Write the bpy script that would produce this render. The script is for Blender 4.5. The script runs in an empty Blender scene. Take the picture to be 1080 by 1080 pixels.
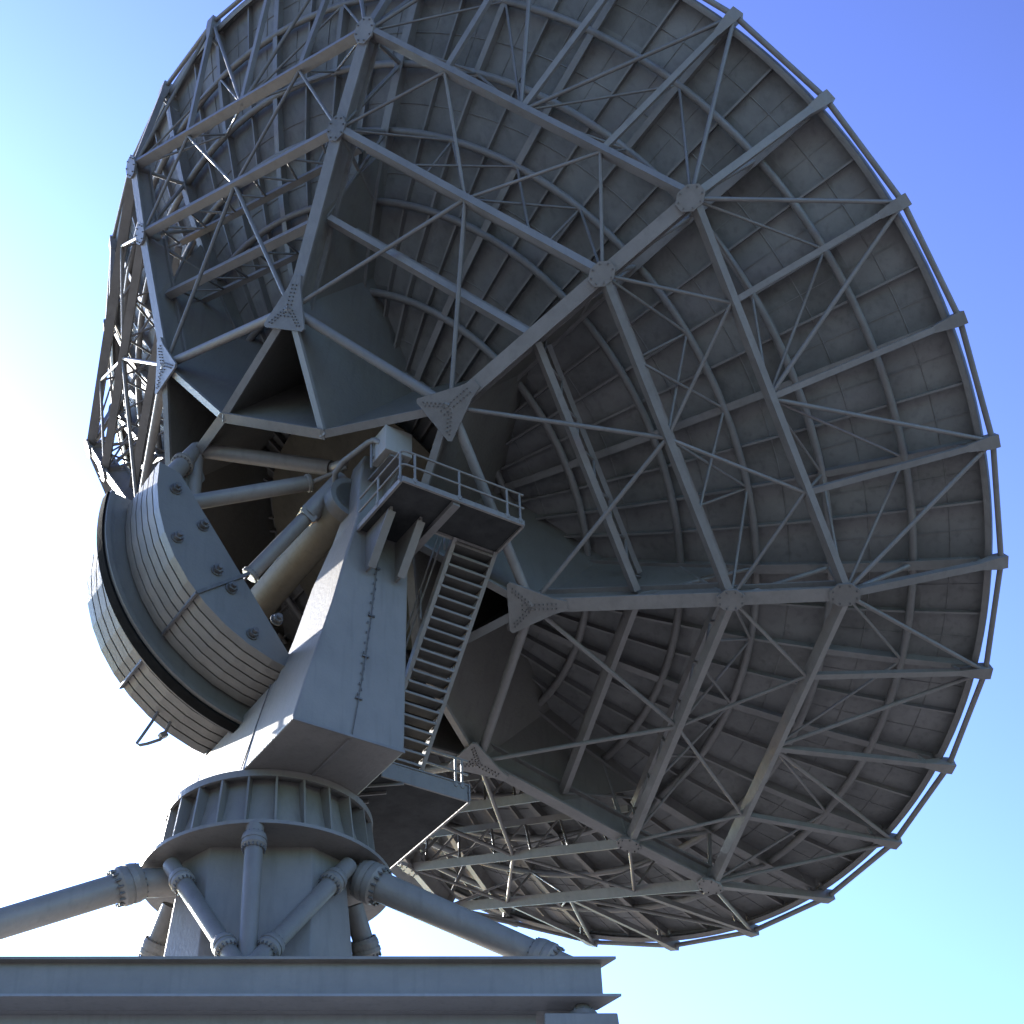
import bpy, math, random
from mathutils import Vector as V
random.seed(7)
PI = math.pi
scene = bpy.context.scene
COL = scene.collection

# ------------------------------------------------------------------ helpers
def R(d): return math.radians(d)

class MB:
    def __init__(s): s.v = []; s.f = []; s.sm = []; s.mi = []
    def add(s, vs, fs, smooth=False, mi=0):
        b = len(s.v); s.v += [V(p) for p in vs]
        for f in fs:
            s.f.append([b+i for i in f]); s.sm.append(smooth); s.mi.append(mi)
    def hexa(s, a, b, mi=0):
        """a, b: two quads (4 points each, same winding) joined into a block"""
        s.add(list(a)+list(b), [(3,2,1,0),(4,5,6,7),(0,1,5,4),(1,2,6,5),(2,3,7,6),(3,0,4,7)], mi=mi)
    def beam(s, p, q, w, h, up, mi=0, ext=0.0, off=0.0):
        p = V(p); q = V(q); d = (q-p).normalized(); p = p-d*ext; q = q+d*ext
        up = V(up); up = (up-d*up.dot(d)).normalized(); sd = d.cross(up)
        p = p+up*off; q = q+up*off
        qd = [sd*(-w/2)+up*(-h/2), sd*(w/2)+up*(-h/2), sd*(w/2)+up*(h/2), sd*(-w/2)+up*(h/2)]
        s.hexa([p+c for c in qd], [q+c for c in qd], mi)
    def tube(s, p, q, r, r2=None, n=10, mi=0, caps=True):
        p = V(p); q = V(q); r2 = r if r2 is None else r2
        d = (q-p).normalized(); a = d.orthogonal().normalized(); b = d.cross(a)
        vs = [p+(a*math.cos(2*PI*i/n)+b*math.sin(2*PI*i/n))*r for i in range(n)]
        vs += [q+(a*math.cos(2*PI*i/n)+b*math.sin(2*PI*i/n))*r2 for i in range(n)]
        s.add(vs, [(i,(i+1)%n,n+(i+1)%n,n+i) for i in range(n)], True, mi)
        if caps: s.add(vs, [list(range(n))[::-1], list(range(n,2*n))], False, mi)
    def path(s, pts, r, n=8, closed=False, mi=0):
        pts = [V(p) for p in pts]; m = len(pts); vs = []; pa = None
        for i, p in enumerate(pts):
            if closed: d = pts[(i+1)%m]-pts[i-1]
            else: d = pts[min(i+1,m-1)]-pts[max(i-1,0)]
            d.normalize()
            if pa is None: a = d.orthogonal().normalized()
            else: a = (pa-d*pa.dot(d)).normalized()
            pa = a; b = d.cross(a)
            vs += [p+(a*math.cos(2*PI*j/n)+b*math.sin(2*PI*j/n))*r for j in range(n)]
        fs = []
        for i in range(m if closed else m-1):
            k = (i+1)%m
            for j in range(n): fs.append((i*n+j, i*n+(j+1)%n, k*n+(j+1)%n, k*n+j))
        s.add(vs, fs, True, mi)
        if not closed: s.add(vs, [list(range(n))[::-1], list(range((m-1)*n,m*n))], False, mi)
    def prism(s, poly, off, mi=0):
        poly = [V(p) for p in poly]; off = V(off); n = len(poly)
        s.add(poly+[p+off for p in poly], [list(range(n))[::-1], list(range(n,2*n))]+[(i,(i+1)%n,n+(i+1)%n,n+i) for i in range(n)], mi=mi)
    def plate(s, poly, t, mi=0):
        poly = [V(p) for p in poly]
        nrm = (poly[1]-poly[0]).cross(poly[2]-poly[1]).normalized()
        s.prism([p-nrm*t/2 for p in poly], nrm*t, mi)
    def loft(s, secs, smooth=False, mi=0):
        n = len(secs[0]); vs = [p for c in secs for p in c]; fs = []
        for i in range(len(secs)-1):
            for j in range(n): fs.append((i*n+j, i*n+(j+1)%n, (i+1)*n+(j+1)%n, (i+1)*n+j))
        s.add(vs, fs, smooth, mi); s.add(vs, [list(range(n))[::-1], list(range((len(secs)-1)*n, len(secs)*n))], mi=mi)
    def lathe(s, prof, frame, n=64, smooth=True, a0=0, a1=2*PI, mi=0):
        """prof: list of (r,z), frame(angle,r,z)->point"""
        m = len(prof); full = abs(a1-a0-2*PI) < 1e-6; k = n if full else n+1
        vs = [frame(a0+(a1-a0)*i/n, r, z) for i in range(k) for r, z in prof]
        fs = [(i*m+j, i*m+j+1, ((i+1)%k)*m+j+1, ((i+1)%k)*m+j) for i in range(n) for j in range(m-1)]
        s.add(vs, fs, smooth, mi)

ORG = {}
def thing(name, label, cat, loc, group=None):
    o = bpy.data.objects.new(name, None); COL.objects.link(o); o.location = loc; o.empty_display_size = 0.5
    ORG[o.name] = V(loc); o['label'] = label; o['category'] = cat
    if group: o['group'] = group
    return o
def part(name, mb, mats, parent=None, bevel=0, label=None):
    if not isinstance(mats, (list, tuple)): mats = [mats]
    xs = [p.x for p in mb.v]; ys = [p.y for p in mb.v]; zs = [p.z for p in mb.v]
    c = V(((min(xs)+max(xs))/2, (min(ys)+max(ys))/2, (min(zs)+max(zs))/2))
    me = bpy.data.meshes.new(name); me.from_pydata([p-c for p in mb.v], [], mb.f)
    for m in mats: me.materials.append(m)
    for i, p in enumerate(me.polygons):
        p.use_smooth = mb.sm[i]; p.material_index = mb.mi[i]
    me.validate(); me.update()
    import bmesh
    bm = bmesh.new(); bm.from_mesh(me); bmesh.ops.remove_doubles(bm, verts=bm.verts, dist=1e-5) if bevel else None
    bmesh.ops.recalc_face_normals(bm, faces=bm.faces); bm.to_mesh(me); bm.free()
    o = bpy.data.objects.new(name, me); COL.objects.link(o)
    if bevel:
        md = o.modifiers.new('bevel', 'BEVEL'); md.width = bevel; md.segments = 2; md.limit_method = 'ANGLE'; md.angle_limit = R(35)
    ORG[o.name] = c
    if parent is not None:
        o.parent = parent; o.location = c-ORG[parent.name]
    else: o.location = c
    if label: o['label'] = label
    return o

# ---------------------------------------------------------------- materials
def paint(name, c1, c2, rough=.55, scale=1.2, streak=.5, bump=.02, dirt=None, spec=None):
    m = bpy.data.materials.new(name); m.use_nodes = True; nt = m.node_tree; N = nt.nodes; L = nt.links
    bs = N['Principled BSDF']; bs.inputs['Roughness'].default_value = rough
    if spec is not None: bs.inputs['Specular IOR Level'].default_value = spec
    tc = N.new('ShaderNodeNewGeometry')
    n1 = N.new('ShaderNodeTexNoise'); n1.inputs['Scale'].default_value = scale; n1.inputs['Detail'].default_value = 6; n1.inputs['Roughness'].default_value = .65
    L.new(tc.outputs['Position'], n1.inputs['Vector'])
    mp = N.new('ShaderNodeMapping'); mp.inputs['Scale'].default_value = (5, 5, .55)
    L.new(tc.outputs['Position'], mp.inputs['Vector'])
    n2 = N.new('ShaderNodeTexNoise'); n2.inputs['Scale'].default_value = 1.4; n2.inputs['Detail'].default_value = 4
    L.new(mp.outputs['Vector'], n2.inputs['Vector'])
    r1 = N.new('ShaderNodeMapRange'); r1.inputs['From Min'].default_value = .35; r1.inputs['From Max'].default_value = .65
    L.new(n1.outputs['Fac'], r1.inputs['Value'])
    r2 = N.new('ShaderNodeMapRange'); r2.inputs['From Min'].default_value = .52; r2.inputs['From Max'].default_value = .75; r2.inputs['To Max'].default_value = streak
    L.new(n2.outputs['Fac'], r2.inputs['Value'])
    mx = N.new('ShaderNodeMix'); mx.data_type = 'RGBA'; mx.inputs[6].default_value = (*c1, 1); mx.inputs[7].default_value = (*c2, 1)
    L.new(r1.outputs['Result'], mx.inputs[0])
    mx2 = N.new('ShaderNodeMix'); mx2.data_type = 'RGBA'
    d = dirt or tuple(c*.55 for c in c2); mx2.inputs[7].default_value = (*d, 1)
    L.new(r2.outputs['Result'], mx2.inputs[0]); L.new(mx.outputs[2], mx2.inputs[6])
    oi = N.new('ShaderNodeObjectInfo'); rr = N.new('ShaderNodeMapRange'); rr.inputs['To Min'].default_value = .86; rr.inputs['To Max'].default_value = 1.12   # each piece was painted on its own day
    vm = N.new('ShaderNodeVectorMath'); vm.operation = 'SCALE'
    L.new(oi.outputs['Random'], rr.inputs['Value']); L.new(mx2.outputs[2], vm.inputs[0]); L.new(rr.outputs['Result'], vm.inputs['Scale']); L.new(vm.outputs['Vector'], bs.inputs['Base Color'])
    if bump:
        n3 = N.new('ShaderNodeTexNoise'); n3.inputs['Scale'].default_value = 14; n3.inputs['Detail'].default_value = 5
        L.new(tc.outputs['Position'], n3.inputs['Vector'])
        bp = N.new('ShaderNodeBump'); bp.inputs['Distance'].default_value = bump; bp.inputs['Strength'].default_value = .35
        L.new(n3.outputs['Fac'], bp.inputs['Height']); L.new(bp.outputs['Normal'], bs.inputs['Normal'])
    return m
WHITE = paint('white_paint', (0.182,0.167,0.152), (0.152,0.14,0.128), .5, .9, .35)
FRAME = paint('frame_paint', (0.162,0.153,0.148), (0.13,0.123,0.118), .5, 1.6, .3)
BACK = paint('panel_back_paint', (0.172,0.168,0.164), (0.112,0.11,0.108), .65, .7, .4, spec=.2)
PLATE = paint('plate_paint', (0.126,0.118,0.106), (0.105,0.098,0.088), .5, .7, .3)
LEAD = paint('ballast_plate', (0.175,0.16,0.14), (0.135,0.124,0.109), .6, 1.5, .5, dirt=(.2,.18,.16))
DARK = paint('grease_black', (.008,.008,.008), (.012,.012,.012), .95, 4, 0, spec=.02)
BOLT = paint('bolt_steel', (0.1,0.095,0.092), (0.06,0.055,0.052), .5, 6, .3)
STEEL = paint('girder_paint', (0.182,0.168,0.152), (0.153,0.141,0.128), .45, 1.1, .3)
GRATE_SHADE = paint('deck_grating_shaded', (0.05,0.05,0.05), (0.035,0.035,0.035), .9, 2.0, .3, spec=.08)  # deck colour darkened to stand in for the shade on the undersides
TREAD = paint('tread_plate', (.085,.08,.072), (.06,.056,.05), .8, 2.0, .3, spec=.2)
CAB_BRIGHT = paint('cabinet_brightened', (.30,.285,.26), (.26,.245,.22), .5, .9, .2)  # cabinet colour lightened to make up for the shade of the dish
DECKP = paint('deck_paint', (.23,.235,.25), (.20,.205,.22), .6, 1.3, .3)
TAN = paint('primer_tan', (0.135,0.115,0.08), (0.1,0.085,0.06), .7, 1.0, .4)
BACK2 = paint('cover_sheet_paint', (0.19,0.186,0.182), (0.14,0.137,0.134), .6, .7, .4, spec=.2)
BACK3 = paint('panel_back_paint_faded', (0.16,0.157,0.152), (0.1,0.098,0.095), .65, .9, .4, spec=.2)
CONC = paint('concrete', (0.2,0.19,0.18), (0.14,0.135,0.13), .85, 2.5, .4)
SOIL = paint('dry_soil', (0.105,0.105,0.108), (0.07,0.07,0.072), .95, .15, .2, bump=.05)

# ------------------------------------------------- geometry frames of the place
D0 = V((1.86897898, 33.22085777, 30.3089549))                    # centre of the dish rim plane
E = V((.4975288, -.8674474, 0)).normalized()                     # elevation axis, towards the near bearing
F = V((.8674474, .4975288, 0)).normalized()                      # horizontal heading of the dish
U = V((-.61719697, -.35399641, .70267663))
DZ = E.cross(U).normalized()
if DZ.x < 0: DZ = -DZ
U = (U-DZ*U.dot(DZ)).normalized()
DX = (E+U).normalized(); DY = (E-U).normalized()
ZE = -7.3
A = D0+DZ*ZE                                                     # middle of the elevation axis
AX, AY, AZ = A
def dish(k, r, z):                                               # k in eighths of a turn
    a = PI/4*k
    return D0+DX*(r*math.cos(a))+DY*(r*math.sin(a))+DZ*z
def loc(f, s, z): return V((AX, AY, 0))+F*f+E*s+V((0, 0, z))     # yoke frame, z above ground
def zs(r): return -4.24+r*r/36.0                                 # back of the reflector
def srf(k, r, d=.0): return dish(k, r, zs(r)-d)

# ================================================================== THE DISH
radio = thing('radio_dish', 'huge white radio telescope dish seen from behind with trusses and counterweights', 'radio dish', A)
# reflector shell
mb = MB()
fr = lambda a, r, z: D0+DX*(r*math.cos(a))+DY*(r*math.sin(a))+DZ*z
prof = [(12.6, .17-.30), (12.66, -.12), (12.66, .19), (12.58, .22)]
inner = [(r, zs(r)) for r in [12.6, 12.3]+[12-.5*i for i in range(0, 20)]+[2.2]]
front = [(r, zs(r)+.06) for r in [2.2]+[2.5+.5*i for i in range(0, 20)]+[12.0, 12.4, 12.58]]
mb.lathe([(12.6, zs(12.6)-.02)]+inner[1:]+front+[(12.64, .22), (12.64, -.07), (12.6, zs(12.6)-.02)], fr, n=192)
refl = part('reflector', mb, [BACK, BACK2, BACK3], radio)
# circumferential seams and light fins on the back of the panels
mb = MB()
for k in range(64):
    kk = k/8
    if k % 2 == 0: continue
    pts = [2.6, 4, 5.4, 7, 8.5, 10, 11.3, 12.55]
    for a, b in zip(pts, pts[1:]): mb.beam(srf(kk, a, .07), srf(kk, b, .07), .045, .15, DZ)
part('panel_fin', mb, FRAME, refl)
mb = MB()
for r in (4.5, 6.2, 7.8, 9.2, 10.6, 11.95):
    pr = [(r-.01, zs(r)+.01), (r-.008, zs(r)-.018), (r+.008, zs(r)-.018), (r+.01, zs(r)+.01)]
    mb.lathe(pr, fr, n=128)
for k in range(128):
    if k % 2 == 0: continue
    for a, b in ((9.95, 11.25), (11.4, 12.5)): mb.beam(srf(k/16, a, .012), srf(k/16, b, .012), .014, .02, DZ)
part('panel_seam', mb, BACK, refl)
tone = {}                                                          # panels differ in tone one by one
for p in refl.data.polygons:
    v = refl.matrix_basis.translation+p.center+ORG['radio_dish']-D0
    x, y = v.dot(DX), v.dot(DY); rr = math.hypot(x, y); band = sum(rr > e for e in (3.9, 5.4, 7.25, 8.67, 10.0, 11.4))
    key = (band, int((math.atan2(y, x)+PI)/(2*PI)*64))
    if key not in tone: tone[key] = random.choice((0, 0, 1, 1, 2))
    p.material_index = tone[key]
mb = MB(); mb.lathe([(12.60, -.10), (12.72, -.10), (12.72, -.02), (12.60, -.02), (12.60, -.10)], fr, n=192)
part('rim_lip', mb, FRAME, refl)
RINGS = [3.9, 5.4, 7.25, 8.67, 10.0, 11.4]
for r in RINGS:
    mb = MB(); mb.path([srf(i/16, r, .20) for i in range(128)], .085, 8, closed=True)
    part('ring_tube', mb, FRAME, radio)
# 32 surface ribs
for q in range(32):
    k = q/4; mb = MB()
    if q % 4 == 0: seg = [5.3, 6.4, 7.6, 8.8, 10.1, 11.3, 12.5]; w, h = .2, .36
    elif q % 2 == 0: seg = [3.0, 4.2, 5.3, 6.4, 7.6, 8.8, 10.1, 11.3, 12.5]; w, h = .15, .22
    else: seg = [2.6, 4.2, 5.3, 6.4, 7.6, 8.8, 9.9, 11.2, 12.5]; w, h = .05, .18
    for a, b in zip(seg, seg[1:]):
        hh = h
        if q % 2 and a >= 9.85: ww = .13; hh = .24
        else: ww = w
        mb.beam(srf(k, a, hh/2), srf(k, b, hh/2), .03 if q % 2 == 0 else ww, hh, DZ, ext=.01)
        if q % 2 == 0: mb.beam(srf(k, a, hh+.015), srf(k, b, hh+.015), ww, .03, DZ, ext=.01)
    part('surface_rib', mb, FRAME, radio)

RI, ZI = 5.63, -6.12
RM, ZM = 8.989, -4.046
RO, ZO = 10.833, -2.833
RV, ZV = 3.65, -7.06
I_ = lambda k: dish(k, RI, ZI)
M_ = lambda k: dish(k, RM, ZM)
O_ = lambda k: dish(k, RO, ZO)
V_ = lambda k: dish(k, RV, ZV)
R_ = lambda k: dish(k, 12.9, 0)
def along(P, k, frac): return P(k).lerp(P(k+1), frac)
t26 = .5*(1-math.tan(R(11.25))/math.tan(R(22.5)))
def OC(k, j): return O_(k) if j == 0 else along(O_, k, [0, t26, .5, 1-t26][j])
def MC(k, j): return M_(k) if j == 0 else along(M_, k, [0, t26, .5, 1-t26][j])

def gusset(mb, c, ex, ey, nrm, outline, t, bolts, br=.016):
    P = [c+ex*a+ey*b for a, b in outline]
    mb.prism([p+nrm*t/2 for p in P], -nrm*t)
    for a, b in bolts:
        p = c+ex*a+ey*b; mb.tube(p-nrm*.0, p-nrm*(t/2+.03), br, n=6, mi=1)

# main radial beams
for k in range(8):
    a = PI/4*k; er = DX*math.cos(a)+DY*math.sin(a); et = DX*-math.sin(a)+DY*math.cos(a)
    mb = MB()
    for p, q, w, h in ((I_(k), M_(k), .30, .52), (M_(k), O_(k), .28, .38)):
        d = (q-p).normalized(); nb = (DZ-d*DZ.dot(d)).normalized()
        mb.beam(p, q, w, .05, nb, ext=.05)
        mb.beam(p+nb*h/2, q+nb*h/2, .04, h-.05, nb)
        mb.beam(p+nb*h, q+nb*h, w*.85, .05, nb, ext=.02)
    rb = part('radial_beam', mb, FRAME, radio)
    d = (M_(k)-I_(k)).normalized(); nb = (DZ-d*DZ.dot(d)).normalized()
    g = MB()
    bl = [(-.38+.085*i, s*(.05+.0*i)) for i in range(9) for s in (-1, 1)]
    bl = [(.5-.085*i, s*.05) for i in range(9) for s in (-1, 1)]+[(-.05-.06*i, s*(.12+.06*i)) for i in range(6) for s in (-1, 1)]+[(-.12-.06*i, s*(.10+.06*i)) for i in range(5) for s in (-1, 1)]
    gusset(g, I_(k)-nb*.05, d, et, nb, [(.72, -.10), (.72, .10), (.45, .17), (-.40, .56), (-.46, .50), (-.46, -.50), (-.40, -.56), (.45, -.17)], .05, bl)
    part('gusset_plate', g, [FRAME, BOLT], rb)
    for P, sz in ((M_, .30), (O_, .32)):
        g = MB()
        oc = [(sz*math.cos(2*PI*(i+.5)/8), sz*.8*math.sin(2*PI*(i+.5)/8)) for i in range(8)]
        gusset(g, P(k)-nb*.06, d, et, nb, oc, .06, [(x*.78, y*.78) for x, y in oc], .018)
        p = P(k); g.tube(p-nb*.05, p+nb*.4, .13, n=10)
        part('gusset_plate', g, [FRAME, BOLT], rb)
# hub: octagon of plates
hub = MB(); hub2 = MB(); hf = MB()
def web(m, p, q, t=.05, rlim=None):
    """plate from the edge p-q forward to the reflector"""
    def drop(x):
        v = x-D0; z = v.dot(DZ); rr = (v-DZ*z).length
        return x+DZ*(zs(rr)-.02-z)
    m.plate([p, q, drop(q), drop(p)], t)
def flange(m, p, q, w):
    d = (q-p).normalized(); nb = (DZ-d*DZ.dot(d)).normalized(); m.beam(p, q, w, .07, nb, ext=.05, off=-.02)
for k in range(8):
    if k not in (1, 5):
        hub = MB(); hf = MB(); web(hub, V_(k-.5), V_(k+.5)); flange(hf, V_(k-.5), V_(k+.5), .22)
        part('hub_wall', hub, PLATE, radio); part('hub_ring', hf, FRAME, radio)
    for s in (-.5, .5):
        mb = MB(); web(mb, I_(k), V_(k+s)); part('hub_web', mb, PLATE, radio)
        mb = MB(); flange(mb, I_(k), V_(k+s), .17); part('hub_flange', mb, FRAME, radio)
    mb = MB()
    q1 = dish(k, 7.3, -5.15)
    mb.plate([I_(k)+DZ*.03, q1+DZ*.08, srf(k, 8.3, .3), srf(k, 7.3, .02), srf(k, 5.6, .02)], .05)
    part('hub_rib', mb, PLATE, radio)
mb = MB(); mb.tube(dish(0, 0, -4.3), dish(0, 0, -4.35), 2.9, n=48); part('hub_floor', mb, TAN, radio)

# chords: octagon rings in the back plane
def chord(name, P, k, w, h, nsub=None):
    mb = MB(); mid = (P(k)+P(k+1))/2; nb = -(DZ)
    mb.beam(P(k), P(k+1), w, h, nb, ext=-.1); return part(name, mb, FRAME, radio)
Q_ = lambda k: dish(k, 7.26, -4.72)
QL = lambda k: dish(k, 6.84, -3.9)
ML = lambda k: dish(k, 8.48, -3.25)
for k in range(8):
    er = (DX*math.cos(PI/4*(k+.5))+DY*math.sin(PI/4*(k+.5)))
    nb = (er*.55+DZ*1.0).normalized()
    mb = MB(); p, q = O_(k), O_(k+1)
    mb.beam(p, q, .24, .14, nb, ext=-.12, off=.05)
    part('outer_chord', mb, FRAME, radio)
    mb = MB(); p, q = M_(k), M_(k+1)
    mb.beam(p, q, .20, .16, nb, ext=-.12)
    part('middle_chord', mb, FRAME, radio)
    mb = MB(); p, q = ML(k), ML(k+1)
    mb.beam(p, q, .15, .12, nb, ext=-.1); part('lower_chord', mb, FRAME, radio)
    mb = MB(); p, q = Q_(k), Q_(k+1)
    mb.beam(p, q, .20, .14, nb, ext=-.1); part('inner_chord', mb, FRAME, radio)
    mb = MB(); p, q = QL(k), QL(k+1)
    mb.beam(p, q, .13, .11, nb, ext=-.1); part('lower_chord', mb, FRAME, radio)
    mb = MB(); mb.tube(I_(k), I_(k+1), .105, n=12); part('hub_tie', mb, FRAME, radio)
    # zigzag lacing of the two ring trusses and of the surface ribs
    for P, QQ, n in ((M_, ML, 6), (Q_, QL, 6)):
        mb = MB()
        for i in range(n):
            a = P(k).lerp(P(k+1), (i+.5)/n)
            mb.tube(a, QQ(k).lerp(QQ(k+1), i/n), .03, n=6); mb.tube(a, QQ(k).lerp(QQ(k+1), (i+1)/n), .03, n=6)
        part('chord_lacing', mb, FRAME, radio)
    for j in (1, 3):
        mb = MB(); kk = k+j/4; b = along(ML, k, j/4); mb.tube(b, srf(kk, 8.67, .2), .03, n=6)
        part('chord_post', mb, FRAME, radio)

# back-plane braces and space-truss diagonals
def brace(p, q, r, name='diagonal_brace'):
    mb = MB(); mb.tube(p, q, r, n=8, caps=False); part(name, mb, FRAME, radio)
for k in range(8):
    mc = MC(k, 2)
    brace(I_(k), mc, .048); brace(I_(k+1), mc, .048)
    brace(M_(k), OC(k, 1), .038); brace(OC(k, 1), mc, .038); brace(mc, OC(k, 3), .038); brace(OC(k, 3), M_(k+1), .038)
    oc = OC(k, 2)
    brace(O_(k), R_(k+.25), .046, 'rim_brace'); brace(O_(k+1), R_(k+.75), .046, 'rim_brace')
    brace(oc, R_(k+.25), .046, 'rim_brace'); brace(oc, R_(k+.75), .046, 'rim_brace')
    mb = MB()   # braces running forward to the reflector
    def t(p, q, r=.031): mb.tube(p, q, r, n=6, caps=False)
    s1, s2, s3 = (lambda r: srf(k+.25, r, .2)), (lambda r: srf(k+.5, r, .2)), (lambda r: srf(k+.75, r, .2))
    t(O_(k), s1(11.4)); t(oc, s1(11.4)); t(oc, s3(11.4)); t(O_(k+1), s3(11.4))
    t(OC(k,1), s1(10)); t(OC(k,3), s3(10)); t(oc, s1(10)); t(oc, s3(10)); t(O_(k+1), s3(10)); t(O_(k), s1(10))
    t(M_(k), s1(8.67)); t(mc, s1(8.67)); t(mc, s3(8.67)); t(M_(k+1), s3(8.67)); t(MC(k,1), s2(8.67)); t(MC(k,3), s2(8.67))
    part('web_brace', mb, FRAME, radio)
    mb = MB()   # radial truss webs
    kk = k; Pm, Po = M_(k), O_(k); ss = lambda r: srf(kk, r, .3)
    t(Pm, ss(7.25), .05); t(Pm, ss(8.67), .05); t(Pm, ss(10), .05); t(Po, ss(10), .05); t(Po, ss(11.4), .05); t(R_(kk), ss(11.4), .05)
    t(Q_(k), ss(8.67), .04)
    part('truss_web', mb, FRAME, radio)
    for j in range(4):                                            # straight spokes out to the rim nodes
        kk = k+j/4; p = OC(k, j); q = R_(kk); d = (q-p).normalized(); nb = (DZ-d*DZ.dot(d)).normalized()
        mb = MB(); mb.beam(p+d*.12, q-d*.1,   .12 if j else .15, .12 if j else .15, nb)
        sp = part('rim_spoke', mb, FRAME, radio)
        mb = MB(); et = d.cross(nb)
        mb.hexa([q-d*.55+et*a+nb*b for a, b in ((-.07,-.06),(.07,-.06),(.07,.06),(-.07,.06))], [q-d*.10+et*a+nb*b for a, b in ((-.13,-.10),(.13,-.10),(.13,.14),(-.13,.14))])
        mb.hexa([q-d*.10+et*a+nb*b for a, b in ((-.13,-.10),(.13,-.10),(.13,.14),(-.13,.14))], [q+d*.1+et*a+nb*b for a, b in ((-.13,-.10),(.13,-.10),(.13,.14),(-.13,.14))])
        mb.tube(q, srf(kk, 12.55, .0), .05, n=6)
        mb.tube(q-d*.5, srf(kk, 12.1, .05), .04, n=6)
        part('end_bracket', mb, FRAME, sp)
        mb = MB(); mb.tube(R_(kk), R_(kk+.25), .062, n=8); part('rim_tube', mb, FRAME, radio)

# ---------------------------------------- gear sector and counterweights (turn with the dish)
def ev(ang, r, s): return A+F*(r*math.cos(ang))+V((0,0,1))*(r*math.sin(ang))+E*s
def sector(mb, s0, s1, r, a0, a1, chord_off, seg, rin=None):
    pts = [(a0+(a1-a0)*i/seg) for i in range(seg+1)]
    P = [ev(a, r, s0) for a in pts]
    if rin: P += [ev(a1, rin, s0), ev(a0, rin, s0)]
    mb.prism(P, E*(s1-s0))
a0, a1 = R(176), R(290)
def cutsector(mb, s0, s1, r, a0, a1, seg, ri0, ri1):
    P = [ev(a0+(a1-a0)*i/seg, r, s0) for i in range(seg+1)]+[ev(a1, ri1, s0), ev(a0, ri0, s0)]
    mb.prism(P, E*(s1-s0))
mb = MB()
NA = 96; g0, g1 = R(172), R(300)
def rimband(mb, s0, s1, ro, ri, a0, a1, n):
    for i in range(n):
        b0 = a0+(a1-a0)*i/n; b1 = a0+(a1-a0)*(i+1)/n
        mb.hexa([ev(b0, ri, s0), ev(b0, ro, s0), ev(b0, ro, s1), ev(b0, ri, s1)], [ev(b1, ri, s0), ev(b1, ro, s0), ev(b1, ro, s1), ev(b1, ri, s1)])
rimband(mb, -.14, .14, 4.2, 3.9, g0, g1, NA)
gear = MB()
# smooth web disc with a thick outer flange
for s0, s1, ro, ri in ((.14, .18, 4.15, 3.0), (-.18, -.14, 4.15, 3.0), (.18, .24, 4.15, 4.05), (-.24, -.18, 4.15, 4.05)):
    rimband(gear, s0, s1, ro, ri, g0, g1, NA)
gw = part('gear_sector', gear, PLATE, radio)
for p in gw.data.polygons: p.use_smooth = False
part('gear_rack', mb, DARK, gw)
def plates(sgn):
    name = 'counterweight'
    nl = 6; th = (1.85-.20)/nl
    root = None
    for i in range(nl-1, -1, -1):
        s0 = (.20+th*i+.045)*sgn; s1 = (.20+th*(i+1))*sgn
        m = MB(); r = 3.73-(.0 if i == nl-1 else .0)
        P = [(R(175.5+ (290-175.5)*j/13)) for j in range(14)]
        poly = [ev(a, r, s0) for a in P]+[ev(R(290), 3.1, s0), ev(R(259), 3.40, s0), ev(R(177), 3.26, s0)]
        m.prism(poly, E*(s1-s0))
        if root is None: root = part(name, m, LEAD if i < nl-1 else PLATE, radio)
        else: part('ballast_plate', m, LEAD, root)
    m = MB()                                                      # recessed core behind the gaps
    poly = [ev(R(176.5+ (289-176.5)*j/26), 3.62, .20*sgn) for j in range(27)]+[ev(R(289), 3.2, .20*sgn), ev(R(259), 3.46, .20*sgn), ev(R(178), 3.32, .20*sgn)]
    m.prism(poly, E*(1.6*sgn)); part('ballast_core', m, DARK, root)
    face = 1.85*sgn
    for f, z in ((-3.32,24.84),(-2.67,24.16),(-3.18,23.66),(-2.29,23.19),(-1.96,22.87),(-.96,22.47),(-1.45,21.96),(-.3,22.0)):
        c = V((AX,AY,0))+F*f+E*face+V((0,0,z)); m = MB(); e = E*sgn
        if sgn < 0 and f > -3: pass
        m.tube(c, c+e*.03, .13, n=16); m.tube(c+e*.03, c+e*.12, .105, n=6); m.tube(c+e*.12, c+e*.19, .055, n=10)
        part('bolt', m, BOLT, root)
    m = MB()
    ab = R(224.4)
    p0 = V((AX,AY,0))+F*-1.62+E*(face+.03*sgn)+V((0,0,23.35)); 
    p1 = ev(ab, 3.76, face+.03*sgn); p2 = ev(ab, 3.76, .28*sgn)
    m.beam(p0, p1, .07, .05, E); m.beam(p1, p2, .07, .05, F); m.beam(p0, p0-E*(.3*sgn), .07, .05, F)
    part('clamp_strap', m, BOLT, root)
    return root
plates(1); far_w = plates(-1)
m = MB()
m.path([loc(-1.95,-1.5,21.9), loc(-2.06,-1.5,21.62), loc(-2.27,-1.5,21.16), loc(-2.33,-1.5,21.04), loc(-2.27,-1.5,21.01), loc(-2.1,-1.5,21.10), loc(-1.84,-1.5,21.28), loc(-1.77,-1.5,21.41), loc(-1.66,-1.5,21.75)], .035, 8)
m.beam(loc(-1.85,-1.5,21.35), loc(-1.72,-1.5,21.45), .12, .12, E)
part('lifting_hook', m, FRAME, far_w)
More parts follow.
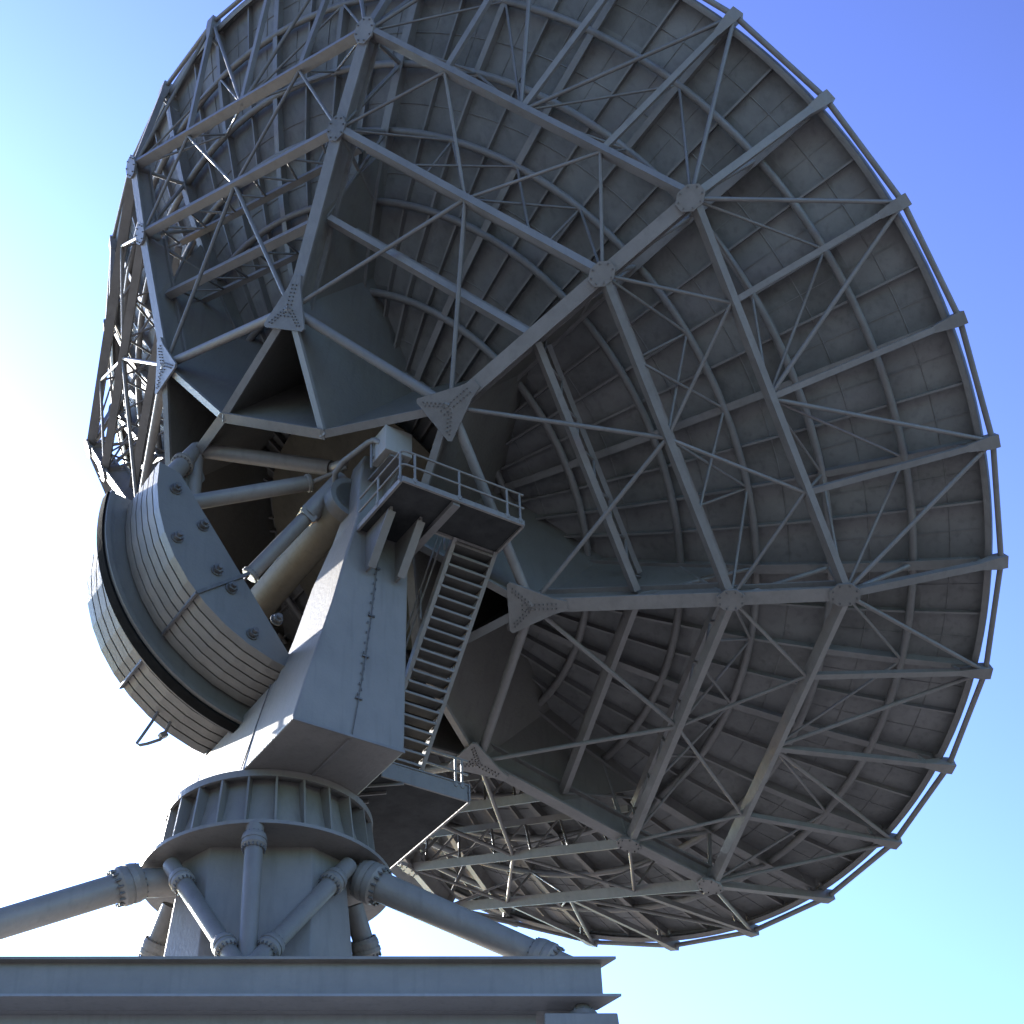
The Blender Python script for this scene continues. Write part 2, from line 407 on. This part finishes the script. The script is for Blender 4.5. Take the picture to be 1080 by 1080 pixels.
# torque tube, hub discs and the braces inside the hub
m = MB(); m.tube(A-E*3.1, A+E*3.1, .36, n=40)
part('axle_tube', m, TAN, radio)
def strut(par, p, q, r, r2=None, collars=(), n=24, cr=1.35, cl=.16, name='strut', mat=None):
    p = V(p); q = V(q); m = MB(); m.tube(p, q, r, r2, n=n); o = part(name, m, mat or WHITE, par)
    L = (q-p).length; d = (q-p).normalized()
    for t in collars:
        c = p.lerp(q, t); rr = r+((r2 or r)-r)*t; m = MB(); R1 = rr*cr
        m.tube(c-d*cl, c-d*cl*.55, R1*.92, R1, n=n); m.tube(c-d*cl*.55, c-d*.02, R1, n=n); m.tube(c+d*.02, c+d*cl*.55, R1, n=n); m.tube(c-d*.02, c+d*.02, R1*.95, n=n); m.tube(c+d*cl*.55, c+d*cl, R1, rr*1.05, n=n)
        a = d.orthogonal().normalized(); b = d.cross(a); nb = 16
        for i in range(nb):
            e = a*math.cos(2*PI*i/nb)+b*math.sin(2*PI*i/nb)
            for sg in (-1, 1):
                s0 = c+e*(R1*.86)+d*sg*cl*(.55 if sg > 0 else .5)
                m.tube(s0, s0+d*sg*cl*.6, R1*.07, n=6, mi=1)
        part('bolted_collar', m, [WHITE, BOLT], o)
    return o
N0 = loc(-2.25, 0, 27.79)
H = loc(-.05, 2.75, 25.9)
strut(radio, N0, loc(-.05, 2.2, 26.55), .17, name='hub_strut')
strut(radio, loc(-.05, 2.2, 26.55), loc(.0, 2.75, 26.3), .10, name='hub_strut')
strut(radio, loc(-3.1, 1.0, 25.1), loc(-.45, 2.1, 26.05), .165, collars=(.985,), name='hub_strut', cl=.05, cr=1.2)
strut(radio, loc(-.5, 2.1, 26.0), loc(-.0, 2.85, 26.1), .05, name='hub_strut')
p = loc(-1.45, 1.5, 23.6); q = loc(-.02, 2.75, 25.85); mid = p.lerp(q, .62)
strut(radio, p, mid, .155, collars=(.03,), name='hub_strut', cl=.05, cr=1.25)
strut(radio, mid, q, .215, name='hub_strut')
m = MB(); dd = (q-p).normalized(); m.beam(mid-dd*.1, mid+dd*.05, .36, .36, E); part('clevis', m, FRAME, radio)
strut(radio, N0, loc(-3.45, .65, 25.35), .17, .24, collars=(.3,), name='hub_strut', cl=.08)
strut(radio, N0, loc(-2.2, 0, 25.6), .17, name='hub_strut')
strut(radio, N0, dish(-1, RV*math.cos(R(22.5)), ZV), .2, name='hub_strut')
m = MB(); m.plate([loc(-2.25,0,27.7), loc(-3.5,0,25.6), loc(-3.1,0,24.8), loc(-2.0,0,27.0)], .1); part('gear_bracket', m, PLATE, radio)

# ==================================================================== YOKE
yoke = thing('yoke_mount', 'white steel yoke carrying the dish, tapered near arm with sunlit patch', 'telescope yoke', loc(0, 0, 19.15))
def fl(z):
    T = [(19.15,-1.30),(20.1,-1.08),(21.14,-.8),(22.12,-.55),(23.36,-.29),(24.32,-.07),(25.1,-.05),(26.2,.06)]
    for (a, x), (b, y) in zip(T, T[1:]):
        if z <= b: return x+(y-x)*(z-a)/(b-a)
    return T[-1][1]
def sin_(z):
    T = [(19.15,1.2),(21.3,1.62),(22.5,1.87),(23.5,2.02),(24.3,2.4),(25.0,3.0),(26.3,2.95)]
    for (a, x), (b, y) in zip(T, T[1:]):
        if z <= b: return x+(y-x)*(z-a)/(b-a)
    return T[-1][1]
def fr_(z): return 1.0+.02*(z-19)
for sg in (1, -1):
    secs = []
    zz = [19.15, 20.1, 21.14, 22.12, 23.36, 24.0, 24.32, 24.7, 25.1, 25.7]
    for z in zz:
        secs.append([loc(fl(z), 3.5*sg, z), loc(fr_(z), 3.5*sg, z), loc(fr_(z), sin_(z)*sg, z), loc(fl(z), sin_(z)*sg, z)])
    secs.append([loc(.08, 3.5*sg, 26.0), loc(.7, 3.5*sg, 26.05), loc(.7, 2.95*sg, 26.05), loc(.08, 2.95*sg, 26.0)])
    m = MB(); m.loft(secs); part('yoke_arm', m, WHITE, yoke, bevel=.04)
    m = MB(); m.tube(A+E*(2.8*sg), A+E*(3.1*sg), .48, n=36); part('bearing_housing', m, PLATE, yoke)
m = MB()
cs = lambda s: [loc(fl(19.15)+.002, s, 19.152), loc(1.0, s, 19.152), loc(1.03, s, 21.28), loc(fl(21.28)+.002, s, 21.28)]
m.loft([cs(-1.6), cs(1.6)]); part('cross_beam', m, WHITE, yoke)
m = MB(); m.beam(loc(-1.31,1.42,19.2), loc(-.80,1.42,21.26), .03, .02, F); part('weld_seam', m, BOLT, yoke)
m = MB(); m.beam(loc(-.10,3.42,19.135), loc(-.10,-3.4,19.135), .05, .03, V((0,0,1))); part('belly_seam', m, FRAME, yoke)
# skid lip round the bottom of the outer face
m = MB(); m.beam(loc(-1.30,3.51,19.16), loc(1.0,3.51,19.16), .03, .05, V((0,0,1))); part('bottom_lip', m, FRAME, yoke)
# conduit with clips
m = MB(); cp = [loc(.42,3.53,23.7), loc(.37,3.53,23.15), loc(.26,3.53,21.96), loc(.15,3.53,20.98), loc(.02,3.53,20.0), loc(-.10,3.53,19.19)]
m.path(cp, .010, 6); cd = part('conduit', m, BOLT, yoke)
for i in range(1, 5):
    for j in ((0,) if i == 1 else (0,)):
        c = cp[i]; m = MB(); m.beam(c-F*.07, c+F*.07, .03, .035, V((0,0,1))); part('clip', m, BOLT, cd)
m = MB()
for i in range(26):
    c = cp[1].lerp(cp[4], (i+.5)/26)+F*(.03*(-1)**i); m.beam(c, c+V((0,0,.05)), .015, .02, E)
part('cable_tie', m, BOLT, cd)
# curved pipe from the bearing into the cabinet
m = MB(); m.path([loc(-.22,2.75,25.6), loc(-.33,2.97,25.72), loc(-.31,3.3,25.80), loc(-.19,3.65,25.86), loc(-.10,3.95,25.90), loc(-.04,4.1,25.87), loc(.04,4.22,25.74)], .062, 10)
part('cable_pipe', m, WHITE, yoke)
# small fixtures on the bearing
m = MB(); m.path([loc(-.02,2.4,25.9), loc(-.28,2.6,25.5), loc(-.30,2.6,25.1), loc(-.1,2.6,24.85)], .05, 8); part('grease_line', m, FRAME, yoke)

cab = thing('drive_cabinet', 'pale box shaped cabinet at the top of the near yoke arm, above the platform', 'cabinet', loc(.32, 4.2, 25.37))
m = MB(); b = [(.0,4.49),(.62,4.49),(.62,3.88),(.0,3.88)]
m.loft([[loc(f, s, 25.38) for f, s in b], [loc(f, s, 26.02) for f, s in b]]); part('housing', m, CAB_BRIGHT, cab, bevel=.015)
m = MB(); m.prism([loc(.5,3.5,25.37), loc(.5,4.3,25.37), loc(.5,3.5,24.9)], F*.05); m.beam(loc(.3,3.5,25.35), loc(.3,4.4,25.35), .3, .05, V((0,0,1))); part('stand', m, FRAME, cab)
m = MB(); m.tube(loc(-.05,4.0,25.2), loc(-.05,4.0,26.0), .028, n=8); m.beam(loc(-.05,4.0,25.5), loc(.01,4.0,25.5), .05, .05, E); part('pipe_stub', m, FRAME, cab)

# ============================================================ SERVICE PLATFORM
ZP = 24.0
plat = thing('service_platform', 'small steel platform with railing bolted to the side of the near yoke arm', 'platform', loc(.6, 3.55, ZP-.1))
m = MB()
m.hexa([loc(-.05,3.52,ZP-.04), loc(1.19,3.52,ZP-.04), loc(1.19,5.25,ZP-.04), loc(-.05,5.25,ZP-.04)], [loc(-.05,3.52,ZP), loc(1.19,3.52,ZP), loc(1.19,5.25,ZP), loc(-.05,5.25,ZP)])
m.hexa([loc(1.19,4.25,ZP-.04), loc(2.67,4.25,ZP-.04), loc(2.67,5.25,ZP-.04), loc(1.19,5.25,ZP-.04)], [loc(1.19,4.25,ZP), loc(2.67,4.25,ZP), loc(2.67,5.25,ZP), loc(1.19,5.25,ZP)])
part('deck', m, GRATE_SHADE, plat)
def chan(p, q, name='edge_channel', par=None, h=.12, w=.05, mat=None):
    m = MB(); m.beam(p, q, w, h, V((0,0,1)), ext=w/2-.003); return part(name, m, mat or WHITE, par)
zc = ZP-.035
chan(loc(-.05,5.28,zc), loc(2.67,5.28,zc), par=plat); chan(loc(-.07,3.54,zc), loc(-.07,5.22,zc), par=plat)
chan(loc(2.69,5.22,zc), loc(2.69,4.2,zc), par=plat); chan(loc(2.64,4.22,zc), loc(1.25,4.22,zc), par=plat)
m = MB(); m.beam(loc(1.17,5.23,ZP-.10), loc(1.17,3.0,ZP-.10), .16, .10, V((0,0,1))); part('cross_channel', m, FRAME, plat)
for f in (.12, .78):
    m = MB(); w = .05
    m.prism([loc(f,3.5,23.93), loc(f,4.5,23.93), loc(f,4.5,23.8), loc(f,3.72,22.98), loc(f,3.5,22.98)], F*w)
    m.beam(loc(f+w/2,4.5,23.82), loc(f+w/2,3.70,22.97), .17, .04, V((0,0,1)))
    part('bracket', m, WHITE, plat)
def railing(name, par, corners, z0, h, posts, r=.024):
    m = MB()
    for hh in (h, h*.5):
        P = []
        n = len(corners)
        for i, c in enumerate(corners):
            p = V(c)+V((0,0,hh))
            if 0 < i < n-1:
                a = (V(corners[i-1])-V(c)).normalized()*.12; b = (V(corners[i+1])-V(c)).normalized()*.12
                P += [p+a, p+a*.35+b*.35*.35, p+a*.1225+b*.35, p+b]
            else: P.append(p)
        m.path(P, r, 8)
    o = part(name, m, WHITE, par)
    for c in posts:
        m = MB(); m.tube(V(c)-V((0,0,.05)), V(c)+V((0,0,h)), r*1.05, n=8); m.beam(V(c)-V((0,0,.02)), V(c)+V((0,0,.05)), .09, .03, E); part('rail_post', m, WHITE, o)
    return o
ri = ZP+.0
railing('railing', plat, [loc(-.08,3.6,ri), loc(-.08,5.3,ri), loc(2.5,5.3,ri), loc(2.69,5.3,ri), ], ri, .68,
        [loc(-.08,5.22,ri), loc(.2,5.3,ri), loc(1.2,5.3,ri), loc(2.3,5.3,ri), loc(2.6,5.3,ri), loc(-.08,4.35,ri)])

# ================================================================== STAIRCASE
ZL = 20.25
stair = thing('staircase', 'steep white steel staircase between the upper platform and the lower catwalk', 'stairs', loc(2.2, 1.0, ZL))
TOP, BOT = (4.18, ZP-.05), (1.02, ZL+.02)
def sp(f, t): return loc(f, TOP[0]+(BOT[0]-TOP[0])*t, TOP[1]+(BOT[1]-TOP[1])*t)
for f in (1.72, 2.66):
    m = MB(); m.beam(sp(f, -.01), sp(f, 1.03), .05, .17, V((0,0,1))); m.beam(sp(f,-.01), sp(f,1.03), .09, .02, V((0,0,1)), off=-.095); part('stringer', m, WHITE, stair)
NT = 22
for i in range(NT):
    t = (i+.6)/NT; c0 = sp(1.75, t); c1 = sp(2.63, t); m = MB()
    m.beam(c0, c1, .27, .025, V((0,0,1)), mi=1); m.beam(c0+E*.14-V((0,0,.01)), c1+E*.14-V((0,0,.01)), .02, .045, V((0,0,1))); part('tread', m, [WHITE, TREAD], stair)
for f in (1.62, 2.72):
    m = MB()
    m.path([sp(f,.02)+V((0,0,.75)), sp(f,.98)+V((0,0,.75))], .02, 8)
    if f < 2: m.path([sp(f,.02)+V((0,0,.4)), sp(f,.98)+V((0,0,.4))], .02, 8)
    o = part('handrail', m, WHITE, stair) if f < 2 else None
    if o:
        for t in (.05, .35, .65, .95):
            m = MB(); m.tube(sp(f,t), sp(f,t)+V((0,0,.75)), .02, n=8); part('rail_post', m, WHITE, o)

# ==================================================================== CATWALK
cat = thing('lower_catwalk', 'lower steel catwalk beside the yoke base at the foot of the stairs', 'catwalk', loc(2.4, -.5, ZL-.2))
m = MB(); m.hexa([loc(f,s,ZL-.2) for f, s in ((1.05,1.25),(3.74,1.25),(3.74,-3.6),(1.05,-3.6))], [loc(f,s,ZL-.14) for f, s in ((1.05,1.25),(3.74,1.25),(3.74,-3.6),(1.05,-3.6))]); part('deck', m, GRATE_SHADE, cat)
m = MB(); m.beam(loc(1.75,1.28,ZL-.02), loc(3.76,1.28,ZL-.02), .04, .38, V((0,0,1))); part('front_fascia', m, WHITE, cat)
m = MB(); m.beam(loc(3.77,1.28,ZL-.17), loc(3.77,-3.6,ZL-.17), .03, .12, V((0,0,1))); part('side_channel', m, WHITE, cat)
m = MB(); m.beam(loc(3.745,1.31,ZL-.02), loc(3.745,1.31,ZL+.0), .06, .05, E); m.beam(loc(1.75,1.31,ZL+.16), loc(3.76,1.31,ZL+.16), .03, .03, V((0,0,1))); m.beam(loc(3.75,1.31,ZL-.2), loc(3.75,1.31,ZL+.17), .03, .05, E); part('fascia_lip', m, FRAME, cat)
for i in range(7):
    sv = .35-.42*i
    m = MB(); m.beam(loc(1.02,sv,ZL-.23), loc(2.25-.13*i,sv+.95-.06*i,ZL-.23), .03, .06, V((0,0,1))); part('stiffener', m, STEEL, cat)
railing('railing', cat, [loc(2.75,1.3,ZL+.1), loc(3.6,1.3,ZL+.1), loc(3.74,1.3,ZL+.1)], 0, .62, [loc(3.45,1.3,ZL+.1), loc(3.6,1.3,ZL+.1)])
# ==================================================================== PEDESTAL
ped = thing('pedestal', 'round ribbed white steel pedestal below the yoke with bolted tubular struts', 'pedestal', (AX, AY, 14.3))
cyl = lambda a, r, z: V((AX+r*math.cos(a), AY+r*math.sin(a), z))
m = MB(); m.lathe([(0,19.14),(2.0,19.14),(2.0,19.0),(1.93,19.0),(1.93,19.07),(0,19.07)], cyl, 96, smooth=False); part('top_ring', m, WHITE, ped)
m = MB(); m.lathe([(1.72,19.07),(1.80,18.6),(2.02,17.86)], cyl, 96); dw = part('drum_wall', m, WHITE, ped)
for i in range(24):
    a = R(-90+7.5+15*i); m = MB(); u = V((math.cos(a), math.sin(a), 0)); tt = V((-u.y, u.x, 0))*.02
    P = [cyl(a,1.70,19.06), cyl(a,1.98,19.06), cyl(a,2.0,18.9), cyl(a,2.14,17.87), cyl(a,1.98,17.87)]
    m.prism([p-tt for p in P], tt*2); part('fin', m, WHITE, dw)
m = MB(); m.lathe([(0,17.86),(2.4,17.86),(2.4,17.79),(0,17.79)], cyl, 96, smooth=False); part('bottom_flange', m, WHITE, ped)
m = MB()
def octo(h, c, z):
    P = [(-c,-h),(c,-h),(h,-c),(h,c),(c,h),(-c,h),(-h,c),(-h,-c)]
    return [V((AX+x, AY+y, z)) for x, y in P]
m.loft([octo(1.5, .93, 17.8), octo(1.82, 1.0, 14.4)]); part('tower', m, WHITE, ped, bevel=.02)
nL = V((-4.2, 29.95, 17.66)); nR = V((-1.14, 29.95, 17.66))
strut(ped, V((-3.6,30.2,17.66)), V((-5.0,29.83,17.40)), .27, name='main_strut')
strut(ped, V((-4.95,29.84,17.42)), V((-10.4,28.1,14.5)), .27, .275, collars=(.02,), name='main_strut', cr=1.38, cl=.25)
strut(ped, V((-1.7,30.2,17.70)), V((-.62,29.8,17.42)), .29, name='main_strut')
strut(ped, V((-.66,29.8,17.44)), V((2.86,29.1,15.38)), .285, .235, collars=(.02, .89), name='main_strut', cr=1.36, cl=.22)
strut(ped, V((2.84,29.1,15.39)), V((3.0,29.05,14.5)), .25, name='main_strut')
strut(ped, V((-4.24,29.5,17.6)), V((-2.70,27.92,14.8)), .165, collars=(.17,.80), name='diagonal_strut', cr=1.4, cl=.15)
strut(ped, V((-.99,29.5,17.6)), V((-2.58,27.92,14.8)), .165, collars=(.17,.80), name='diagonal_strut', cr=1.4, cl=.15)
strut(ped, V((-2.65,28.42,17.8)), V((-2.62,28.1,14.8)), .165, collars=(.12,), name='diagonal_strut', cr=1.4, cl=.15)
strut(ped, V((-4.35,30.9,17.5)), V((-5.3,32.3,15.6)), .2, collars=(.35,), name='diagonal_strut', cr=1.4, cl=.18)
strut(ped, V((-.95,30.9,17.5)), V((-.25,32.1,15.6)), .2, collars=(.35,), name='diagonal_strut', cr=1.4, cl=.18)

# ====================================================================== GIRDER
gir = thing('steel_girder', 'long horizontal steel I-girder in front of the pedestal foot', 'girder', (-3, 27.8, 14.2))
def slab(m, x0, y0, x1, y1, z0, z1, cut):
    m.hexa([V((x0,y0,z0)), V((x1,y0,z0)), V((x1-cut,y1,z0)), V((x0,y1,z0))], [V((x0,y0,z1)), V((x1,y0,z1)), V((x1-cut,y1,z1)), V((x0,y1,z1))])
m = MB(); slab(m, -16, 27.6, 3.52, 27.95, 14.85, 14.90, .22); part('top_flange', m, STEEL, gir)
m = MB(); slab(m, -16, 27.76, 3.28, 27.80, 14.25, 14.85, .0); part('web', m, STEEL, gir)
m = MB(); slab(m, -16, 27.6, 3.56, 28.15, 14.20, 14.245, .35); part('bottom_flange', m, DECKP, gir)
dk = thing('base_deck', 'dark underside of the steel deck behind and below the long girder', 'deck', (-3, 29.5, 13.9))
m = MB(); slab(m, -16, 28.153, 3.0, 34.0, 14.19, 14.24, .0)
part('deck_plate', m, DECKP, dk)
m = MB(); slab(m, -16, 28.3, 2.2, 28.36, 13.2, 14.185, .0); part('edge_beam', m, DECKP, dk)
blk = thing('footing_block', 'squat pale bearing block with domed bolt under the right end of the girder', 'footing', (2.9, 28.3, 0))
m = MB(); m.loft([[V((2.18,27.7,0)), V((3.6,27.7,0)), V((3.6,29.0,0)), V((2.18,29.0,0))], [V((2.27,27.72,13.0)), V((3.56,27.72,13.0)), V((3.56,28.9,13.0)), V((2.27,28.9,13.0))], [V((2.30,27.72,13.97)), V((3.49,27.72,13.97)), V((3.49,28.7,13.97)), V((2.30,28.7,13.97))]])
part('pier', m, STEEL, blk, bevel=.02)
m = MB(); m.tube((2.95,27.98,13.97), (2.95,27.98,14.06), .26, .24, n=24); m.tube((2.95,27.98,14.06), (2.95,27.98,14.19), .2, .12, n=24)
for i in range(8): c = V((2.95+.2*math.cos(PI/4*i), 27.98+.2*math.sin(PI/4*i), 14.06)); m.tube(c, c+V((0,0,.04)), .025, n=6, mi=1)
part('bearing_cap', m, [STEEL, BOLT], blk)
for x, y in ((-13.0, 28.9), (-13, 33), (2.6, 33.2)):
    m = MB(); m.loft([[V((x-.7,y-.7,0)), V((x+.7,y-.7,0)), V((x+.7,y+.7,0)), V((x-.7,y+.7,0))], [V((x-.6,y-.6,14.18)), V((x+.6,y-.6,14.18)), V((x+.6,y+.6,14.18)), V((x-.6,y+.6,14.18))]])
    part('pier', m, CONC, dk)

# ====================================================================== GROUND
m = MB(); m.add([(-3000,-3000,0),(3000,-3000,0),(3000,3000,0),(-3000,3000,0)], [(0,1,2,3)])
g = part('ground', m, SOIL); g['kind'] = 'structure'

# ====================================================================== LIGHT
SUN_AZ, SUN_EL = -36.0, 26.0        # degrees from the view heading (+Y), positive to the right
S = V((math.sin(R(SUN_AZ))*math.cos(R(SUN_EL)), math.cos(R(SUN_AZ))*math.cos(R(SUN_EL)), math.sin(R(SUN_EL))))
ld = bpy.data.lights.new('sun', 'SUN'); ld.energy = 4.2; ld.angle = R(.5); ld.color = (1, .95, .88)
lo = bpy.data.objects.new('sun', ld); COL.objects.link(lo); lo.rotation_euler = S.to_track_quat('Z', 'Y').to_euler(); lo.location = (0,0,60)
w = bpy.data.worlds.new('World'); scene.world = w; w.use_nodes = True; nt = w.node_tree
sky = nt.nodes.new('ShaderNodeTexSky'); sky.sky_type = 'NISHITA'; sky.sun_disc = False
sky.sun_elevation = R(SUN_EL); sky.sun_rotation = R(SUN_AZ)
sky.altitude = 0; sky.air_density = 1.6; sky.dust_density = 1.0; sky.ozone_density = 10.0
bg = nt.nodes['Background']; bg.inputs['Strength'].default_value = .05
gm = nt.nodes.new('ShaderNodeGamma'); gm.inputs['Gamma'].default_value = 2.3      # deeper, more saturated blue air
hs = nt.nodes.new('ShaderNodeHueSaturation'); hs.inputs['Saturation'].default_value = .9; hs.inputs['Hue'].default_value = .5
nt.links.new(sky.outputs['Color'], gm.inputs['Color']); nt.links.new(gm.outputs['Color'], hs.inputs['Color']); tn = nt.nodes.new('ShaderNodeMix'); tn.data_type = 'RGBA'; tn.blend_type = 'MULTIPLY'; tn.inputs[0].default_value = 1; tn.inputs[7].default_value = (.37, .31, .225, 1)
nt.links.new(hs.outputs['Color'], tn.inputs[6]); nt.links.new(tn.outputs[2], bg.inputs['Color'])

# ===================================================================== CAMERA
cd = bpy.data.cameras.new('camera'); cam = bpy.data.objects.new('camera', cd); COL.objects.link(cam)
cam.location = (0, 0, 1.7); cam.rotation_euler = (R(90+39.450216825), 0, 0)
cd.sensor_fit = 'HORIZONTAL'; cd.sensor_width = 36; cd.lens = 36*1894.451/1080
cd.shift_x = (540-425)/1080; cd.clip_end = 8000; cd.clip_start = .1
scene.camera = cam
scene.view_settings.view_transform = 'Standard'; scene.view_settings.look = 'None'
scene.view_settings.exposure = 2.5; scene.view_settings.gamma = 1
scene.render.film_transparent = False
